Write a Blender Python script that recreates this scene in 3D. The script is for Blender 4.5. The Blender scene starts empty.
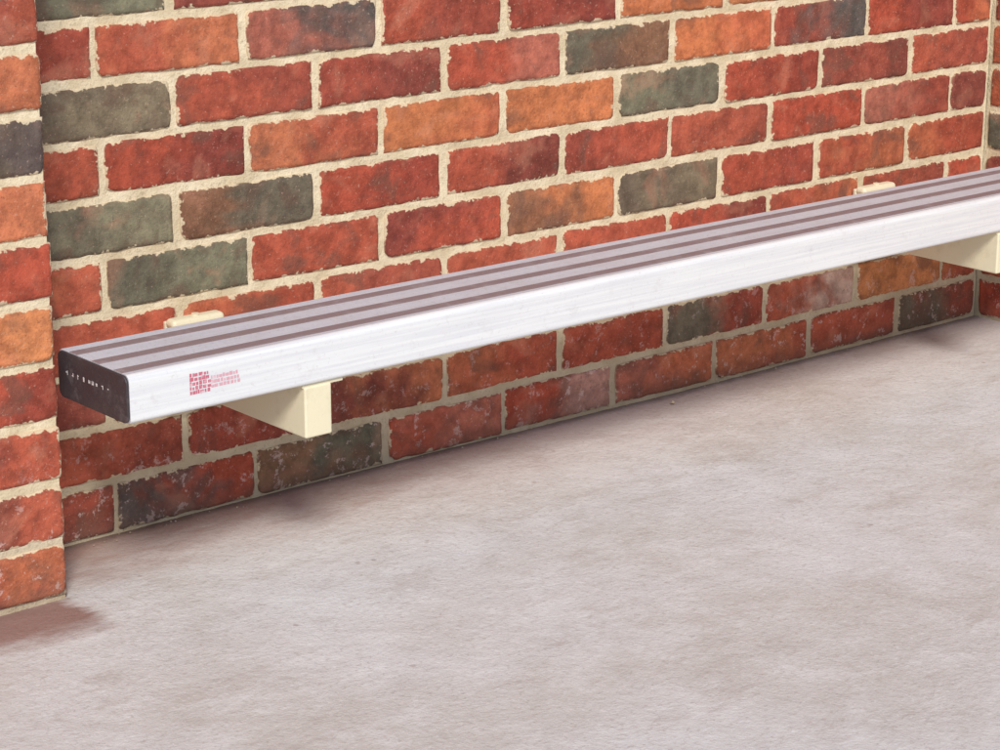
import bpy, bmesh, math, random, numpy as np
from mathutils import Matrix, Vector, noise
random.seed(7)
S=bpy.context.scene
def link(o,parent=None):
    bpy.context.collection.objects.link(o)
    if parent: o.parent=parent
    return o
def empty(n):
    o=bpy.data.objects.new(n,None); return link(o)
BW=.24; MZ=.0808; J=.0090     # brick module, mortar joint
XP,YP=-.176,-.169             # pier corner
XC=1.909                      # return wall
# ------------------------------------------------------------------ node helpers
class NT:
    def __init__(s,name):
        s.m=bpy.data.materials.new(name); s.m.use_nodes=True
        s.t=s.m.node_tree; s.t.nodes.clear()
        s.out=s.t.nodes.new('ShaderNodeOutputMaterial'); s.b=s.t.nodes.new('ShaderNodeBsdfPrincipled')
        s.t.links.new(s.b.outputs[0],s.out.inputs[0])
    def n(s,typ,**k):
        nd=s.t.nodes.new(typ)
        for a,v in k.items(): setattr(nd,a,v)
        return nd
    def l(s,a,b): s.t.links.new(a,b)
    def setin(s,nd,i,v):
        if isinstance(v,bpy.types.NodeSocket): s.l(v,nd.inputs[i])
        else: nd.inputs[i].default_value=v
    def math(s,op,a,b=0.0,c=0.0,clamp=False):
        nd=s.n('ShaderNodeMath',operation=op,use_clamp=clamp)
        s.setin(nd,0,a); s.setin(nd,1,b); s.setin(nd,2,c); return nd.outputs[0]
    def noise(s,vec,scale,detail=4,rough=.55,dist=0):
        nd=s.n('ShaderNodeTexNoise'); s.l(vec,nd.inputs['Vector'])
        nd.inputs['Scale'].default_value=scale; nd.inputs['Detail'].default_value=detail
        nd.inputs['Roughness'].default_value=rough; nd.inputs['Distortion'].default_value=dist
        return nd.outputs['Fac']
    def ss(s,v,a,b,o0=0.,o1=1.):
        nd=s.n('ShaderNodeMapRange',interpolation_type='SMOOTHSTEP'); s.setin(nd,0,v)
        for i,x in enumerate((a,b,o0,o1)): nd.inputs[i+1].default_value=x
        return nd.outputs[0]
    def mix(s,f,a,b,mode='MIX'):
        nd=s.n('ShaderNodeMix',data_type='RGBA',blend_type=mode)
        s.setin(nd,0,f)
        for i,v in ((6,a),(7,b)):
            if isinstance(v,tuple): v=(*v[:3],1)
            s.setin(nd,i,v)
        return nd.outputs[2]
    def bump(s,h,strength,dist,prev=None):
        nd=s.n('ShaderNodeBump'); nd.inputs['Strength'].default_value=strength; nd.inputs['Distance'].default_value=dist
        s.l(h,nd.inputs['Height'])
        if prev is not None: s.l(prev,nd.inputs['Normal'])
        return nd.outputs[0]
    def coord(s): return s.n('ShaderNodeTexCoord').outputs['Object']
# ------------------------------------------------------------------ materials
def brick_mat():
    t=NT('fired_clay_brick'); co=t.coord()
    c1=t.n('ShaderNodeAttribute',attribute_name='c1').outputs['Color']
    c2=t.n('ShaderNodeAttribute',attribute_name='c2').outputs['Color']
    uv=t.n('ShaderNodeAttribute',attribute_name='buv').outputs['Vector']
    sp=t.n('ShaderNodeSeparateXYZ'); t.l(uv,sp.inputs[0]); u,v,r=sp.outputs
    cmb=t.n('ShaderNodeCombineXYZ'); t.l(t.math('MULTIPLY',r,7.3),cmb.inputs[0]); t.l(t.math('MULTIPLY',r,3.1),cmb.inputs[2])
    va=t.n('ShaderNodeVectorMath',operation='ADD'); t.l(co,va.inputs[0]); t.l(cmb.outputs[0],va.inputs[1]); vec=va.outputs[0]
    n1=t.noise(vec,10,3,.6,.3)
    k=t.math('ADD',u,t.math('MULTIPLY',t.math('SUBTRACT',n1,.5),2.2))
    k=t.ss(k,.18,.82)
    col=t.mix(k,c1,c2)
    n2=t.noise(vec,30,4,.7)
    col=t.mix(1.0,col,t.mix(t.ss(n2,.3,.7),(.66,.64,.64),(1.22,1.22,1.20)),'MULTIPLY')
    n3=t.noise(vec,13,3,.6,.5)
    col=t.mix(t.math('MULTIPLY',t.ss(n3,.53,.68),.55),col,(.14,.075,.055))
    col=t.mix(t.math('MULTIPLY',t.ss(n3,.30,.46,1,0),.28),col,(.56,.25,.16))
    n5=t.noise(co,200,2,.8)
    col=t.mix(t.math('MULTIPLY',t.ss(n5,.60,.72),.5),col,(.11,.055,.04))
    col=t.mix(t.math('MULTIPLY',t.ss(n5,.28,.39,1,0),.35),col,(.62,.42,.32))
    ex=t.math('MULTIPLY',t.math('MINIMUM',u,t.math('SUBTRACT',1.0,u)),BW)
    ez=t.math('MULTIPLY',t.math('MINIMUM',v,t.math('SUBTRACT',1.0,v)),MZ)
    e=t.math('MINIMUM',ex,ez)
    n7=t.noise(co,40,3,.75)
    w=t.ss(n7,.42,.76,.0,.0085)
    sm=t.ss(t.math('SUBTRACT',w,e),-.0010,.0014)
    col=t.mix(t.math('MULTIPLY',sm,.9),col,(.66,.54,.37))
    ar=t.math('MULTIPLY',t.ss(e,.001,.007,1,0),t.math('SUBTRACT',1.0,sm))
    col=t.mix(t.math('MULTIPLY',ar,.25),col,(.12,.055,.04))
    pz=t.n('ShaderNodeSeparateXYZ'); t.l(co,pz.inputs[0])
    n8=t.noise(co,30,4,.85,.2); lowz=t.ss(pz.outputs[2],.02,.26,1,0)
    ef=t.math('MULTIPLY',t.ss(n8,.56,.64),t.math('MULTIPLY',lowz,.5))
    col=t.mix(ef,col,(.72,.56,.52))
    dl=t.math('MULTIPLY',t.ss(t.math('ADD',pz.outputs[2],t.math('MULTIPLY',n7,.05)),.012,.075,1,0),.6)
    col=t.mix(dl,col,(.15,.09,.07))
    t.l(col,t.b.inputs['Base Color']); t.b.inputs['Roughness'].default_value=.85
    t.b.inputs['Specular IOR Level'].default_value=.25
    b=t.bump(t.noise(co,110,3,.75),.6,.0035)
    t.l(b,t.b.inputs['Normal']); return t.m
def mortar_mat():
    t=NT('cream_mortar'); co=t.coord()
    n=t.noise(co,18,3,.6); n2=t.noise(co,160,2,.7)
    col=t.mix(t.ss(n,.3,.7),(.60,.49,.32),(.78,.67,.48))
    col=t.mix(t.math('MULTIPLY',t.ss(n2,.55,.7),.45),col,(.40,.31,.20))
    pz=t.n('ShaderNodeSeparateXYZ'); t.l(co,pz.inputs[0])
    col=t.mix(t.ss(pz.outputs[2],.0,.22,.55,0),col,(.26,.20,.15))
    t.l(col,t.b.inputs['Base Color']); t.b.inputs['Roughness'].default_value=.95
    t.l(t.bump(n2,.7,.003),t.b.inputs['Normal']); return t.m
def concrete_mat():
    t=NT('trowelled_concrete'); co=t.coord()
    big=t.noise(co,1.8,3,.6,.3); mid=t.noise(co,11,5,.75,.15); fin=t.noise(co,120,2,.8)
    mp=t.n('ShaderNodeMapping'); t.l(co,mp.inputs[0]); mp.inputs['Scale'].default_value=(1,2.6,1); mp.inputs['Rotation'].default_value=(0,0,.62)
    streak=t.noise(mp.outputs[0],5,4,.78,.2)
    col=t.mix(t.ss(big,.35,.65),(.545,.51,.48),(.62,.605,.60))
    col=t.mix(t.math('MULTIPLY',t.ss(mid,.45,.7),.5),col,(.71,.70,.695))
    col=t.mix(t.math('MULTIPLY',t.ss(streak,.52,.68),.5),col,(.47,.42,.385))
    col=t.mix(t.math('MULTIPLY',t.ss(mid,.32,.45,1,0),.4),col,(.44,.395,.365))
    col=t.mix(t.math('MULTIPLY',t.ss(fin,.54,.70),.45),col,(.39,.345,.315))
    col=t.mix(t.math('MULTIPLY',t.ss(fin,.30,.42,1,0),.3),col,(.78,.775,.77))
    sp=t.n('ShaderNodeSeparateXYZ'); t.l(co,sp.inputs[0])
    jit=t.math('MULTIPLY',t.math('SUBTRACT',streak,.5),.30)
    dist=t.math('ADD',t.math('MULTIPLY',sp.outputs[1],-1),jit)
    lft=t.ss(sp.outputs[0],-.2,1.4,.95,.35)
    wall_band=t.math('MULTIPLY',t.ss(dist,.0,.22,.9,0),lft)
    col=t.mix(wall_band,col,(.31,.18,.14))  # reddish-brown band along the wall foot, fading outward, stronger to the left
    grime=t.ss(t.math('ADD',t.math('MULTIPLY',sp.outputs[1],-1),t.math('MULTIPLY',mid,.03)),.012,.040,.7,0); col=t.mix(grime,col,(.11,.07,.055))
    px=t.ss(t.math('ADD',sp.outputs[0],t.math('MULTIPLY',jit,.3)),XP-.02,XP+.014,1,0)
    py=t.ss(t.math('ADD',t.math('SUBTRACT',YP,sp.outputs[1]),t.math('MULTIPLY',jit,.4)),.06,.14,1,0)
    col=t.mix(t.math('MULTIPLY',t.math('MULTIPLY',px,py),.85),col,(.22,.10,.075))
    vo=t.n('ShaderNodeTexVoronoi'); t.l(co,vo.inputs['Vector']); vo.inputs['Scale'].default_value=15; vo.inputs['Randomness'].default_value=1
    pit=t.math('MULTIPLY',t.ss(vo.outputs['Distance'],.04,.09,1,0),t.ss(big,.48,.56))
    col=t.mix(t.math('MULTIPLY',pit,.5),col,(.30,.23,.20))
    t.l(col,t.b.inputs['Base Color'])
    t.b.inputs['Roughness'].default_value=.68
    b=t.bump(mid,.5,.010); b=t.bump(fin,.4,.002,b)
    t.l(b,t.b.inputs['Normal']); return t.m
def paint_mat(name,c,rough=.45,metal=0,dirt=.25,dc=(.3,.24,.17),sc=20,spec=.5):
    t=NT(name); co=t.coord()
    n=t.noise(co,sc,3,.7); f=t.noise(co,sc*10,2,.7)
    col=t.mix(t.math('MULTIPLY',t.ss(n,.5,.75),dirt),c,dc)
    col=t.mix(t.math('MULTIPLY',t.ss(f,.62,.72),dirt*.8),col,dc)
    t.l(col,t.b.inputs['Base Color']); t.b.inputs['Metallic'].default_value=metal
    t.l(t.ss(n,.3,.7,rough-.08,rough+.12),t.b.inputs['Roughness'])
    t.b.inputs['Specular IOR Level'].default_value=spec
    t.l(t.bump(f,.25,.001),t.b.inputs['Normal']); return t.m
def alu_mat():
    t=NT('anodised_aluminium'); co=t.coord()
    mp=t.n('ShaderNodeMapping'); t.l(co,mp.inputs[0]); mp.inputs['Scale'].default_value=(1.2,60,60)
    st=t.noise(mp.outputs[0],6,3,.6); n=t.noise(co,14,4,.7); sp=t.noise(co,190,2,.8)
    col=t.mix(st,(.45,.44,.48),(.63,.62,.66))
    col=t.mix(t.math('MULTIPLY',t.ss(n,.45,.7),.35),col,(.48,.43,.44))
    col=t.mix(t.math('MULTIPLY',t.ss(sp,.56,.7),.4),col,(.34,.30,.32))
    t.l(col,t.b.inputs['Base Color']); t.b.inputs['Metallic'].default_value=.1; t.b.inputs['Roughness'].default_value=.5
    t.l(t.bump(st,.2,.001),t.b.inputs['Normal']); return t.m
def white_mat():
    t=NT('white_satin_nosing'); co=t.coord()
    mp=t.n('ShaderNodeMapping'); t.l(co,mp.inputs[0]); mp.inputs['Scale'].default_value=(.8,40,40)
    st=t.noise(mp.outputs[0],5,3,.6); n=t.noise(co,22,4,.75); f=t.noise(co,180,2,.8)
    col=t.mix(t.ss(st,.35,.65),(.70,.71,.74),(.79,.80,.81))
    col=t.mix(t.math('MULTIPLY',t.ss(n,.56,.72),.35),col,(.56,.53,.54))
    col=t.mix(t.math('MULTIPLY',t.ss(f,.60,.70),.25),col,(.50,.47,.48))
    t.l(col,t.b.inputs['Base Color']); t.b.inputs['Metallic'].default_value=.05
    t.l(t.ss(n,.3,.7,.32,.5),t.b.inputs['Roughness'])
    t.l(t.bump(st,.25,.001),t.b.inputs['Normal']); return t.m
BRICK=brick_mat(); MORT=mortar_mat(); CONC=concrete_mat(); ALU=alu_mat(); WHITE=white_mat()
GRIP=paint_mat('brown_grip_strip',(.225,.155,.155),.65,0,.5,(.34,.28,.28),25)
CREAM=paint_mat('cream_painted_steel',(.78,.71,.51),.45,0,.3,(.52,.42,.26),25)
CAP=paint_mat('black_plastic_cap',(.045,.035,.04),.5,0,.3,(.2,.17,.17),40)
STEEL=paint_mat('zinc_bolt',(.5,.49,.47),.4,.8,.3)
LBL=paint_mat('white_mark',(.74,.72,.72),.4,0,.3)
RED=paint_mat('red_print',(.55,.14,.20),.5,0,.8,(.72,.60,.64),90)
PINK=paint_mat('faded_print',(.66,.36,.42),.5,0,.8,(.76,.66,.70),90)
# ------------------------------------------------------------------ bricks
PAL={'R':(.41,.088,.050),'P':(.44,.14,.095),'O':(.575,.205,.085),'o':(.48,.140,.068),'D':(.145,.120,.085),'G':(.225,.19,.125),
     'B':(.25,.120,.07),'m':(.24,.058,.042),'W':(.55,.33,.27),'S':(.115,.095,.085),'r':(.33,.072,.046)}
class BB:
    def __init__(s): s.v=[];s.f=[];s.c1=[];s.c2=[];s.uv=[]
    def brick(s,O,U,N,w,h,code,depth=.03,caps=True):
        a,b=PAL[code[0]],PAL[code[-1]]
        j=random.uniform(.88,1.12); j2=random.uniform(.88,1.12); g1=random.uniform(.9,1.15)
        a=(a[0]*j,a[1]*j*g1,a[2]*j*g1); b=(b[0]*j2,b[1]*j2*g1,b[2]*j2*g1); rid=random.random()*10
        Z=Vector((0,0,1)); base=len(s.v)
        us=[0,.002,.007]+[w*i/15 for i in range(1,15)]+[w-.007,w-.002,w]
        us=sorted(us)
        vs=[0,.002,.007,h*.25,h*.42,h*.58,h*.75,h-.007,h-.002,h]
        tilt=random.uniform(-.0012,.0012); push=random.uniform(-.0010,.0010); rot=random.uniform(-.008,.008)
        dz=random.uniform(-.0013,.0013)
        nu,nv=len(us),len(vs)
        for jv,vv in enumerate(vs):
            for iu,uu in enumerate(us):
                P=O+U*uu+Z*vv
                e=noise.noise(P*30+Vector((rid*9,0,0))); e2=noise.noise(P*100)
                g=noise.noise(P*14+Vector((0,rid,0)))
                d=push+tilt*(vv/h-.5)+g*.0010+e2*.0005
                cu=(uu-w/2);cv=(vv-h/2)
                edge=min(uu,w-uu,vv,h-vv)
                if edge<.001: d-=.0024
                elif edge<.004: d-=.0004
                ins=(.0003+e*.0032+e2*.0024)
                k=max(0,1-edge/.02)
                cr=max(0,1-math.hypot(w/2-abs(cu),h/2-abs(cv))/.009)
                ins+=cr*.0024*(1+e*2)
                P=P-U*(math.copysign(ins*k,cu) if abs(cu)>w*.3 else 0)-Z*(math.copysign(ins*k,cv) if abs(cv)>h*.2 else 0)
                P=P+Z*(rot*cu+dz)+N*d
                s.v.append(P); s.c1.append(a);s.c2.append(b); s.uv.append((uu/w,vv/h,rid))
        for jv in range(nv-1):
            for iu in range(nu-1):
                q=base+jv*nu+iu; s.f.append((q,q+1,q+nu+1,q+nu))
        ring=[base+i for i in range(nu)]+[base+jv*nu+nu-1 for jv in range(1,nv)]+[base+(nv-1)*nu+i for i in range(nu-2,-1,-1)]+[base+jv*nu for jv in range(nv-2,0,-1)]
        b2=len(s.v)
        for q in ring:
            s.v.append(s.v[q]-N*depth); s.c1.append(a);s.c2.append(b);s.uv.append(s.uv[q])
        L=len(ring)
        for i in range(L):
            k2=(i+1)%L; s.f.append((ring[k2],ring[i],b2+i,b2+k2))
    def obj(s,name,parent):
        me=bpy.data.meshes.new(name); me.from_pydata([tuple(p) for p in s.v],[],s.f)
        for nm,data in (('c1',s.c1),('c2',s.c2)):
            at=me.color_attributes.new(nm,'FLOAT_COLOR','POINT')
            arr=np.ones((len(s.v),4),np.float32); arr[:,:3]=np.array(data); at.data.foreach_set('color',arr.ravel())
        at=me.attributes.new('buv','FLOAT_VECTOR','POINT'); at.data.foreach_set('vector',np.array(s.uv,np.float32).ravel())
        me.materials.append(BRICK); me.polygons.foreach_set('use_smooth',[True]*len(me.polygons)); me.update()
        return link(bpy.data.objects.new(name,me),parent)
def sheet(name,O,U,N,w,h,parent,step=.006,amp=.0014):
    nx=max(2,int(w/step)); nz=max(2,int(h/step)); Z=Vector((0,0,1)); v=[];f=[]
    for j in range(nz+1):
        for i in range(nx+1):
            P=O+U*(w*i/nx)+Z*(h*j/nz)
            v.append(P+N*(amp*noise.noise(P*22)+amp*.8*noise.noise(P*70)))
    for j in range(nz):
        for i in range(nx):
            q=j*(nx+1)+i; f.append((q,q+1,q+nx+2,q+nx+1))
    me=bpy.data.meshes.new(name); me.from_pydata([tuple(p) for p in v],[],f); me.materials.append(MORT)
    me.polygons.foreach_set('use_smooth',[True]*len(f))
    return link(bpy.data.objects.new(name,me),parent)
def block(name,lo,hi,mat,parent,bev=0,seg=2):
    x0,y0,z0=lo;x1,y1,z1=hi
    v=[(x0,y0,z0),(x1,y0,z0),(x1,y1,z0),(x0,y1,z0),(x0,y0,z1),(x1,y0,z1),(x1,y1,z1),(x0,y1,z1)]
    f=[(3,2,1,0),(4,5,6,7),(0,1,5,4),(1,2,6,5),(2,3,7,6),(3,0,4,7)]
    me=bpy.data.meshes.new(name); me.from_pydata(v,[],f); me.materials.append(mat)
    o=link(bpy.data.objects.new(name,me),parent)
    if bev:
        m=o.modifiers.new('b','BEVEL');m.width=bev;m.segments=seg; me.polygons.foreach_set('use_smooth',[True]*len(f))
        w=o.modifiers.new('w','WEIGHTED_NORMAL')
    return o
ROWS={
 0:['or','SR','BD','RP','RW','Po','oR','Rr','Dr'],
 1:['Rr','rm','mo','oR','R','Dr','RW','O','oR','Dr'],
 2:['m','R','or','R','Rm','Pr','oR','R','Ro'],
 3:['R','oR','Rr','R','R','Rm','Ro','Rr','R','R'],
 4:['oR','DG','R','mR','BO','DG','Rr','Ro','oR'],
 5:['DG','BD','Rr','Rm','rR','Rr','R','Pr','m'],
 6:['oR','Rm','oR','Oo','O','GD','Rr','rm','Rr'],
 7:['DG','Rr','rm','RP','DB','Oo','rS','Rm','Ro'],
 8:['mr','Ro','PS','Rr','rm','O','Oo','mR','Rr'],
 9:['DG','mr','Ro','oR','R','O','oR','R','O'],
}
bw=empty('brick_wall'); bb=BB()
NR=28; XL=-1.9
N=Vector((0,-1,0));U=Vector((1,0,0))
for r in range(NR):
    z=r*MZ+J/2
    off=0 if r%2==0 else .12
    for j in range(-8,9):
        x0=off+(j-1)*BW+J/2 + random.uniform(-.003,.003); x1=off+j*BW-J/2+random.uniform(-.003,.003)
        if x1>XC-.006: x1=XC-.006
        if x1-x0<.04: continue
        row=ROWS.get(r)
        if row and 0<=j<len(row): code=row[j]
        else: code=random.choice(['R','Rr','oR','O','R','Rm','rS','mR','oD','R'])
        bb.brick(Vector((x0,0,z)),U,N,x1-x0,MZ-J,code)
bb.obj('bricks',bw)
sheet('mortar',Vector((-.35,.0030,-.02)),U,N,XC+.35,10.6*MZ,bw)
sheet('mortar_upper',Vector((XL-.2,.0030,10.6*MZ-.021)),U,N,XC-XL+.2,(NR-10.6)*MZ+.03,bw,.03)
block('wall_core',(XL-.2,.012,-.05),(XC+.25,.24,NR*MZ+.01),MORT,bw)
rw=empty('return_brick_wall'); bb=BB(); N2=Vector((-1,0,0)); U2=Vector((0,-1,0))
for r in range(NR):
    z=r*MZ+J/2; off=0 if r%2 else -.12
    for j in range(0,9):
        y0=off+j*BW+J/2; y1=off+(j+1)*BW-J/2
        if y0<.004: y0=.004
        if y1-y0<.04: continue
        bb.brick(Vector((XC,-y0,z)),U2,N2,y1-y0,MZ-J,random.choice(['m','rm','mr','Rm','D','oR','mD']))
bb.obj('bricks',rw)
sheet('mortar',Vector((XC+.003,.01,-.02)),U2,N2,2.05,NR*MZ+.02,rw,.012)
block('wall_core',(XC+.012,-2.03,-.05),(XC+.235,.002,NR*MZ+.008),MORT,rw)
pr=empty('brick_pier'); bb=BB()
PC=['or','Rm','Rm','rR','Oo','R','oB','SD','oR','Rr','oB','R','O']
W3=abs(YP)
for r in range(NR):
    z=r*MZ+J/2; c=PC[r] if r<len(PC) else random.choice(['R','oR','D','Rm'])
    jx=random.uniform(-.0012,.0012)
    L=.23 if r%2==0 else .11
    x=XP+jx
    bb.brick(Vector((x-L,YP,z)),U,N,L,MZ-J,c[::-1])
    k=x-L-J
    for q in range(4):
        bb.brick(Vector((k-.23,YP,z)),U,N,.23,MZ-J,random.choice(['R','oR','D','Rm','O'])); k-=.24
    bb.brick(Vector((XP,-.004,z)),Vector((0,-1,0)),Vector((1,0,0)),W3-.006,MZ-J,c)
bb.obj('bricks',pr)
sheet('mortar',Vector((XP-1.2,YP+.003,-.02)),U,N,1.2-.0035,NR*MZ+.02,pr,.01)
sheet('mortar_side',Vector((XP-.0035,YP+.0035,-.02)),Vector((0,1,0)),Vector((1,0,0)),W3,NR*MZ+.02,pr,.01)
block('pier_core',(XP-1.2,YP+.012,-.05),(XP-.012,.01,NR*MZ+.008),MORT,pr)
# ------------------------------------------------------------------ ground
nx,ny=120,90; v=[];f=[]
xs=np.concatenate([[-60,-20,-6],np.linspace(-3,3,nx),[6,20,60]]); ys=np.concatenate([[-60,-20,-7],np.linspace(-3.5,.3,ny),[3,20,60]])
for y in ys:
    for x in xs:
        h=.0035*noise.noise(Vector((x*1.3,y*1.3,0)))+.0012*noise.noise(Vector((x*6,y*6,2))) if abs(x)<3.1 and -3.6<y<.4 else 0
        v.append((x,y,h))
for j in range(len(ys)-1):
    for i in range(len(xs)-1):
        q=j*len(xs)+i; f.append((q,q+1,q+len(xs)+1,q+len(xs)))
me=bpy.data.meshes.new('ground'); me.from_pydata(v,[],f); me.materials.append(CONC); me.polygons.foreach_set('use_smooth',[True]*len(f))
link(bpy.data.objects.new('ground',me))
# ------------------------------------------------------------------ bench
bench=empty('wall_bench')
XA,XB=-.160,XC-.012; YB,YF=-.150,-.320; ZT=.335; TH=.063
D=YB-YF
prof=[]
def P(y,z,m): prof.append((y,z,m))
P(YB-.004,ZT-TH+.01,0); P(YB,ZT-TH+.016,0); P(YB,ZT-.004,0); P(YB-.002,ZT-.001,0)
segs=[(0,.13,0),(.13,.24,1),(.24,.46,0),(.46,.57,1),(.57,.785,0),(.785,.895,1),(.895,.955,0)]
for a,b,m in segs:
    ya,yb=YB-.003-(D-.003)*a,YB-.003-(D-.003)*b
    n=max(2,int(round((ya-yb)/.0045)))
    if m==1:
        P(ya,ZT,0); P(ya-.0003,ZT+.0008,1)
        for i in range(n):
            y=ya-.0006-(ya-yb-.0012)*i/n; s=(ya-yb-.0012)/n
            P(y,ZT+.0010,1);P(y-s*.5,ZT+.0010,1);P(y-s*.6,ZT+.0005,1);P(y-s*.95,ZT+.0005,1)
        P(yb+.0003,ZT+.0008,1)
    else:
        for i in range(n):
            s=(ya-yb)/n; y=ya-s*i
            P(y,ZT,0);P(y-s*.6,ZT,0);P(y-s*.68,ZT-.0004,0);P(y-s*.95,ZT-.0004,0)
R=.009
for i in range(7):
    a=math.pi/2*i/6; P(YF+R-R*math.sin(a),ZT-R+R*math.cos(a),2)
R2=.006
for i in range(6):
    a=math.pi/2*i/5; P(YF+R2-R2*math.cos(a),ZT-TH+R2-R2*math.sin(a),2)
P(YF+.03,ZT-TH,0);P(YF+.03,ZT-TH+.006,0);P(YB-.03,ZT-TH+.006,0);P(YB-.03,ZT-TH,0)
n=len(prof); v=[];f=[];mi=[]
NX=24
for k in range(NX+1):
    x=XA+(XB-XA)*k/NX
    for y,z,m in prof: v.append((x,y,z))
for k in range(NX):
    for i in range(n):
        i2=(i+1)%n
        f.append((k*n+i,(k+1)*n+i,(k+1)*n+i2,k*n+i2)); mi.append(prof[i][2])
f.append(tuple(range(n)));mi.append(0); f.append(tuple(reversed(range(NX*n,NX*n+n))));mi.append(0)
me=bpy.data.meshes.new('seat_plank'); me.from_pydata(v,[],f)
for m in (ALU,GRIP,WHITE): me.materials.append(m)
me.polygons.foreach_set('material_index',mi)
bm=bmesh.new();bm.from_mesh(me);bmesh.ops.recalc_face_normals(bm,faces=bm.faces);bm.to_mesh(me);bm.free()
link(bpy.data.objects.new('seat_plank',me),bench)
def capmesh(name,x0,x1,grow):
    pts=[];r=.011
    for (cy,cz,a0) in ((YF+r,ZT-r,90),(YF+r,ZT-TH+r,180),(YB-r,ZT-TH+r,270),(YB-r,ZT-r,0)):
        for i in range(6):
            a=math.radians(a0+90*i/5); pts.append((cy+math.cos(a)*(r+grow),cz+math.sin(a)*(r+grow)))
    n=len(pts); v=[(x0,y,z) for y,z in pts]+[(x1,y,z) for y,z in pts]
    f=[(i,(i+1)%n,n+(i+1)%n,n+i) for i in range(n)]+[tuple(range(n)),tuple(range(2*n-1,n-1,-1))]
    me=bpy.data.meshes.new(name);me.from_pydata(v,[],f);me.materials.append(CAP)
    bm=bmesh.new();bm.from_mesh(me);bmesh.ops.recalc_face_normals(bm,faces=bm.faces);bm.to_mesh(me);bm.free()
    o=link(bpy.data.objects.new(name,me),bench); b=o.modifiers.new('b','BEVEL');b.width=.0012;b.segments=2;b.limit_method='ANGLE'
capmesh('end_cap',XA-.004,XA-.0002,-.0003)
v=[];f=[]
x=XA-.0046; y=YB-.022
def quad(pts):
    b=len(v); v.extend(pts); f.append((b,b+1,b+2,b+3))
while y>YF+.045:
    w=random.uniform(.003,.007); h=random.uniform(.004,.007); zc=ZT-TH*.42
    for q in range(2):
        if random.random()<.2: continue
        yy=y-q*w*.55; quad([(x,yy,zc-h/2),(x,yy-.0016,zc-h/2),(x,yy-.0016,zc+h/2),(x,yy,zc+h/2)])
    zz=zc+random.choice((-h/2+.001,0,h/2-.002)); quad([(x-.0002,y,zz),(x-.0002,y-w*.9,zz),(x-.0002,y-w*.9,zz+.0014),(x-.0002,y,zz+.0014)])
    y-=w+random.choice((.003,.004,.010))
me=bpy.data.meshes.new('cap_marks');me.from_pydata(v,[],f);me.materials.append(LBL);link(bpy.data.objects.new('cap_marks',me),bench)
lx0,lz0=XA+.088,ZT-TH+.022
random.seed(3)
for nm,mat,xa,xb,rows in (('red_label_print',RED,0,.028,5),('faded_label_print',PINK,.032,.072,3)):
    v=[];f=[];yl=YF-.0004
    for rr in range(rows):
        xx=lx0+xa
        z0=lz0+rr*.0058+(.004 if rows==3 else 0)
        while xx<lx0+xb:
            w=random.uniform(.002,.006)
            hh=random.uniform(.0034,.0052)
            quad([(xx,yl,z0),(xx+w,yl,z0),(xx+w,yl,z0+hh),(xx,yl,z0+hh)])
            xx+=w+random.uniform(.0003,.0018)
    me=bpy.data.meshes.new(nm);me.from_pydata(v,[],f);me.materials.append(mat);link(bpy.data.objects.new(nm,me),bench)
def bracket(xk,tag):
    w=.044; zt=ZT-TH-.0005; zb=.197
    block('bracket_arm_'+tag,(xk,YF+.004,zb),(xk+w,-.012,zt-.003),CREAM,bench,.0030)
    block('bracket_flange_'+tag,(xk-.002,YF+.006,zt-.0048),(xk+w+.020,-.04,zt),CREAM,bench,.001)
    block('bracket_wall_plate_'+tag,(xk-.022,-.0125,zb-.03),(xk+w+.022,-.003,.300),CREAM,bench,.003)
    block('bracket_top_lug_'+tag,(xk-.022,-.032,.290),(xk+w+.022,-.008,.305),CREAM,bench,.0070,4)
    bpy.ops.mesh.primitive_cylinder_add(vertices=16,radius=.006,depth=.003,location=(xk+w/2,-.021,.306))
    o=bpy.context.object;o.name='lug_rivet_'+tag;o.data.materials.append(CREAM);o.parent=bench
    for dx in (-.006,w+.006):
        bpy.ops.mesh.primitive_cylinder_add(vertices=6,radius=.007,depth=.008,location=(xk+dx,-.016,zb-.012),rotation=(math.pi/2,0,.3))
        o=bpy.context.object;o.name='bolt_'+tag;o.data.materials.append(STEEL);o.parent=bench
bracket(.108,'a'); bracket(1.5565,'b')
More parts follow.
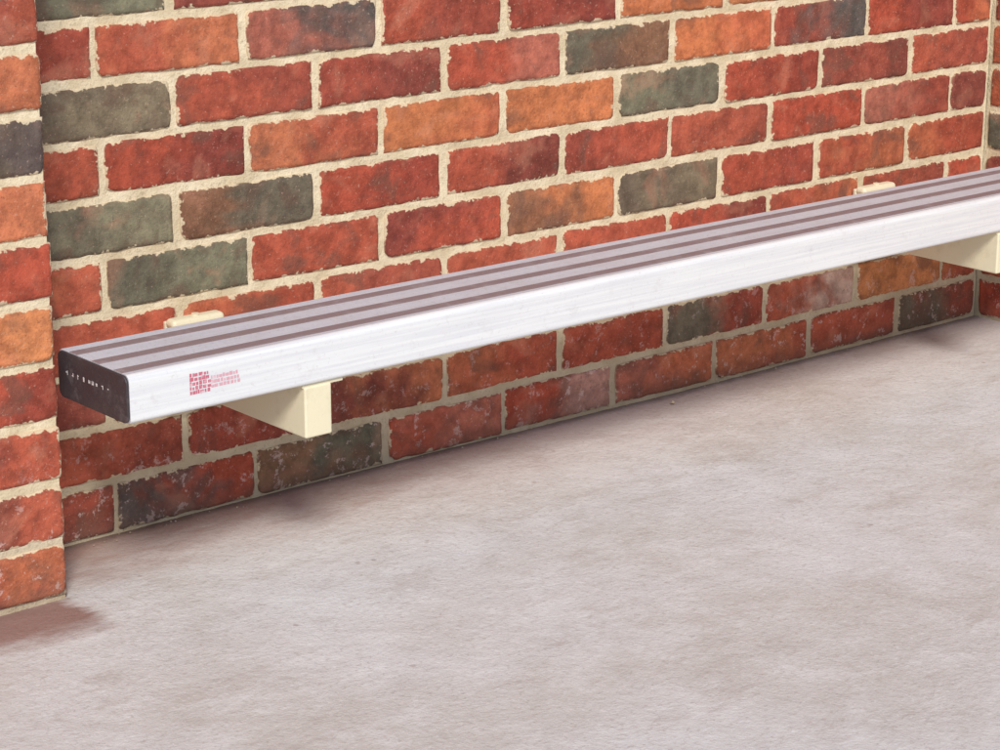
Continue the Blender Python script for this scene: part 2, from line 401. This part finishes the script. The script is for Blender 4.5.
# ------------------------------------------------------------------ grit along the wall foot (one object)
v=[];f=[]
random.seed(11)
for i in range(90):
    x=random.uniform(-.17,1.88); y=(-abs(random.gauss(0,.018))-.003)
    r=random.uniform(.0007,.0020); b=len(v)
    if i==0: x,y,r=1.055,-.045,.005
    for d in ((1,0,0),(-1,0,0),(0,1,0),(0,-1,0),(0,0,1),(0,0,-1)):
        v.append((x+d[0]*r*random.uniform(.6,1.3),y+d[1]*r*random.uniform(.6,1.3),.002+d[2]*r*random.uniform(.5,1)))
    for t in ((0,2,4),(2,1,4),(1,3,4),(3,0,4),(2,0,5),(1,2,5),(3,1,5),(0,3,5)): f.append(tuple(b+q for q in t))
me=bpy.data.meshes.new('grit');me.from_pydata(v,[],f);me.materials.append(MORT);link(bpy.data.objects.new('grit',me))
# ------------------------------------------------------------------ light
w=bpy.data.worlds.new('World');S.world=w;w.use_nodes=True;nt=w.node_tree
sky=nt.nodes.new('ShaderNodeTexSky');sky.sky_type='NISHITA';sky.sun_disc=False
EL,AZ=math.radians(42),math.radians(212)
sky.sun_elevation=EL;sky.sun_rotation=AZ
bg=nt.nodes['Background'];bg.inputs[1].default_value=.12;nt.links.new(sky.outputs[0],bg.inputs[0])
sd=bpy.data.lights.new('sun','SUN');sd.energy=3.1;sd.angle=math.radians(14);sd.color=(1,.965,.89)
so=link(bpy.data.objects.new('sun',sd))
dirv=Vector((math.sin(AZ)*math.cos(EL),math.cos(AZ)*math.cos(EL),math.sin(EL)))
so.rotation_euler=dirv.to_track_quat('Z','Y').to_euler()
# ------------------------------------------------------------------ camera
cd=bpy.data.cameras.new('Camera');cam=link(bpy.data.objects.new('Camera',cd));S.camera=cam
cd.sensor_width=36;cd.lens=36*2326.77/1000;cd.clip_end=500;cd.clip_start=.05
y,p,r=.6999,.2823,.0016
F=Vector((math.sin(y)*math.cos(p),math.cos(y)*math.cos(p),-math.sin(p)));R0=Vector((math.cos(y),-math.sin(y),0));U0=R0.cross(F)
R_=R0*math.cos(r)+U0*math.sin(r);U_=U0*math.cos(r)-R0*math.sin(r)
M=Matrix((R_,U_,-F)).transposed().to_4x4();M.translation=Vector((-1.5919,-2.7349,1.1410));cam.matrix_world=M
S.view_settings.view_transform='Standard';S.view_settings.look='None';S.view_settings.exposure=0
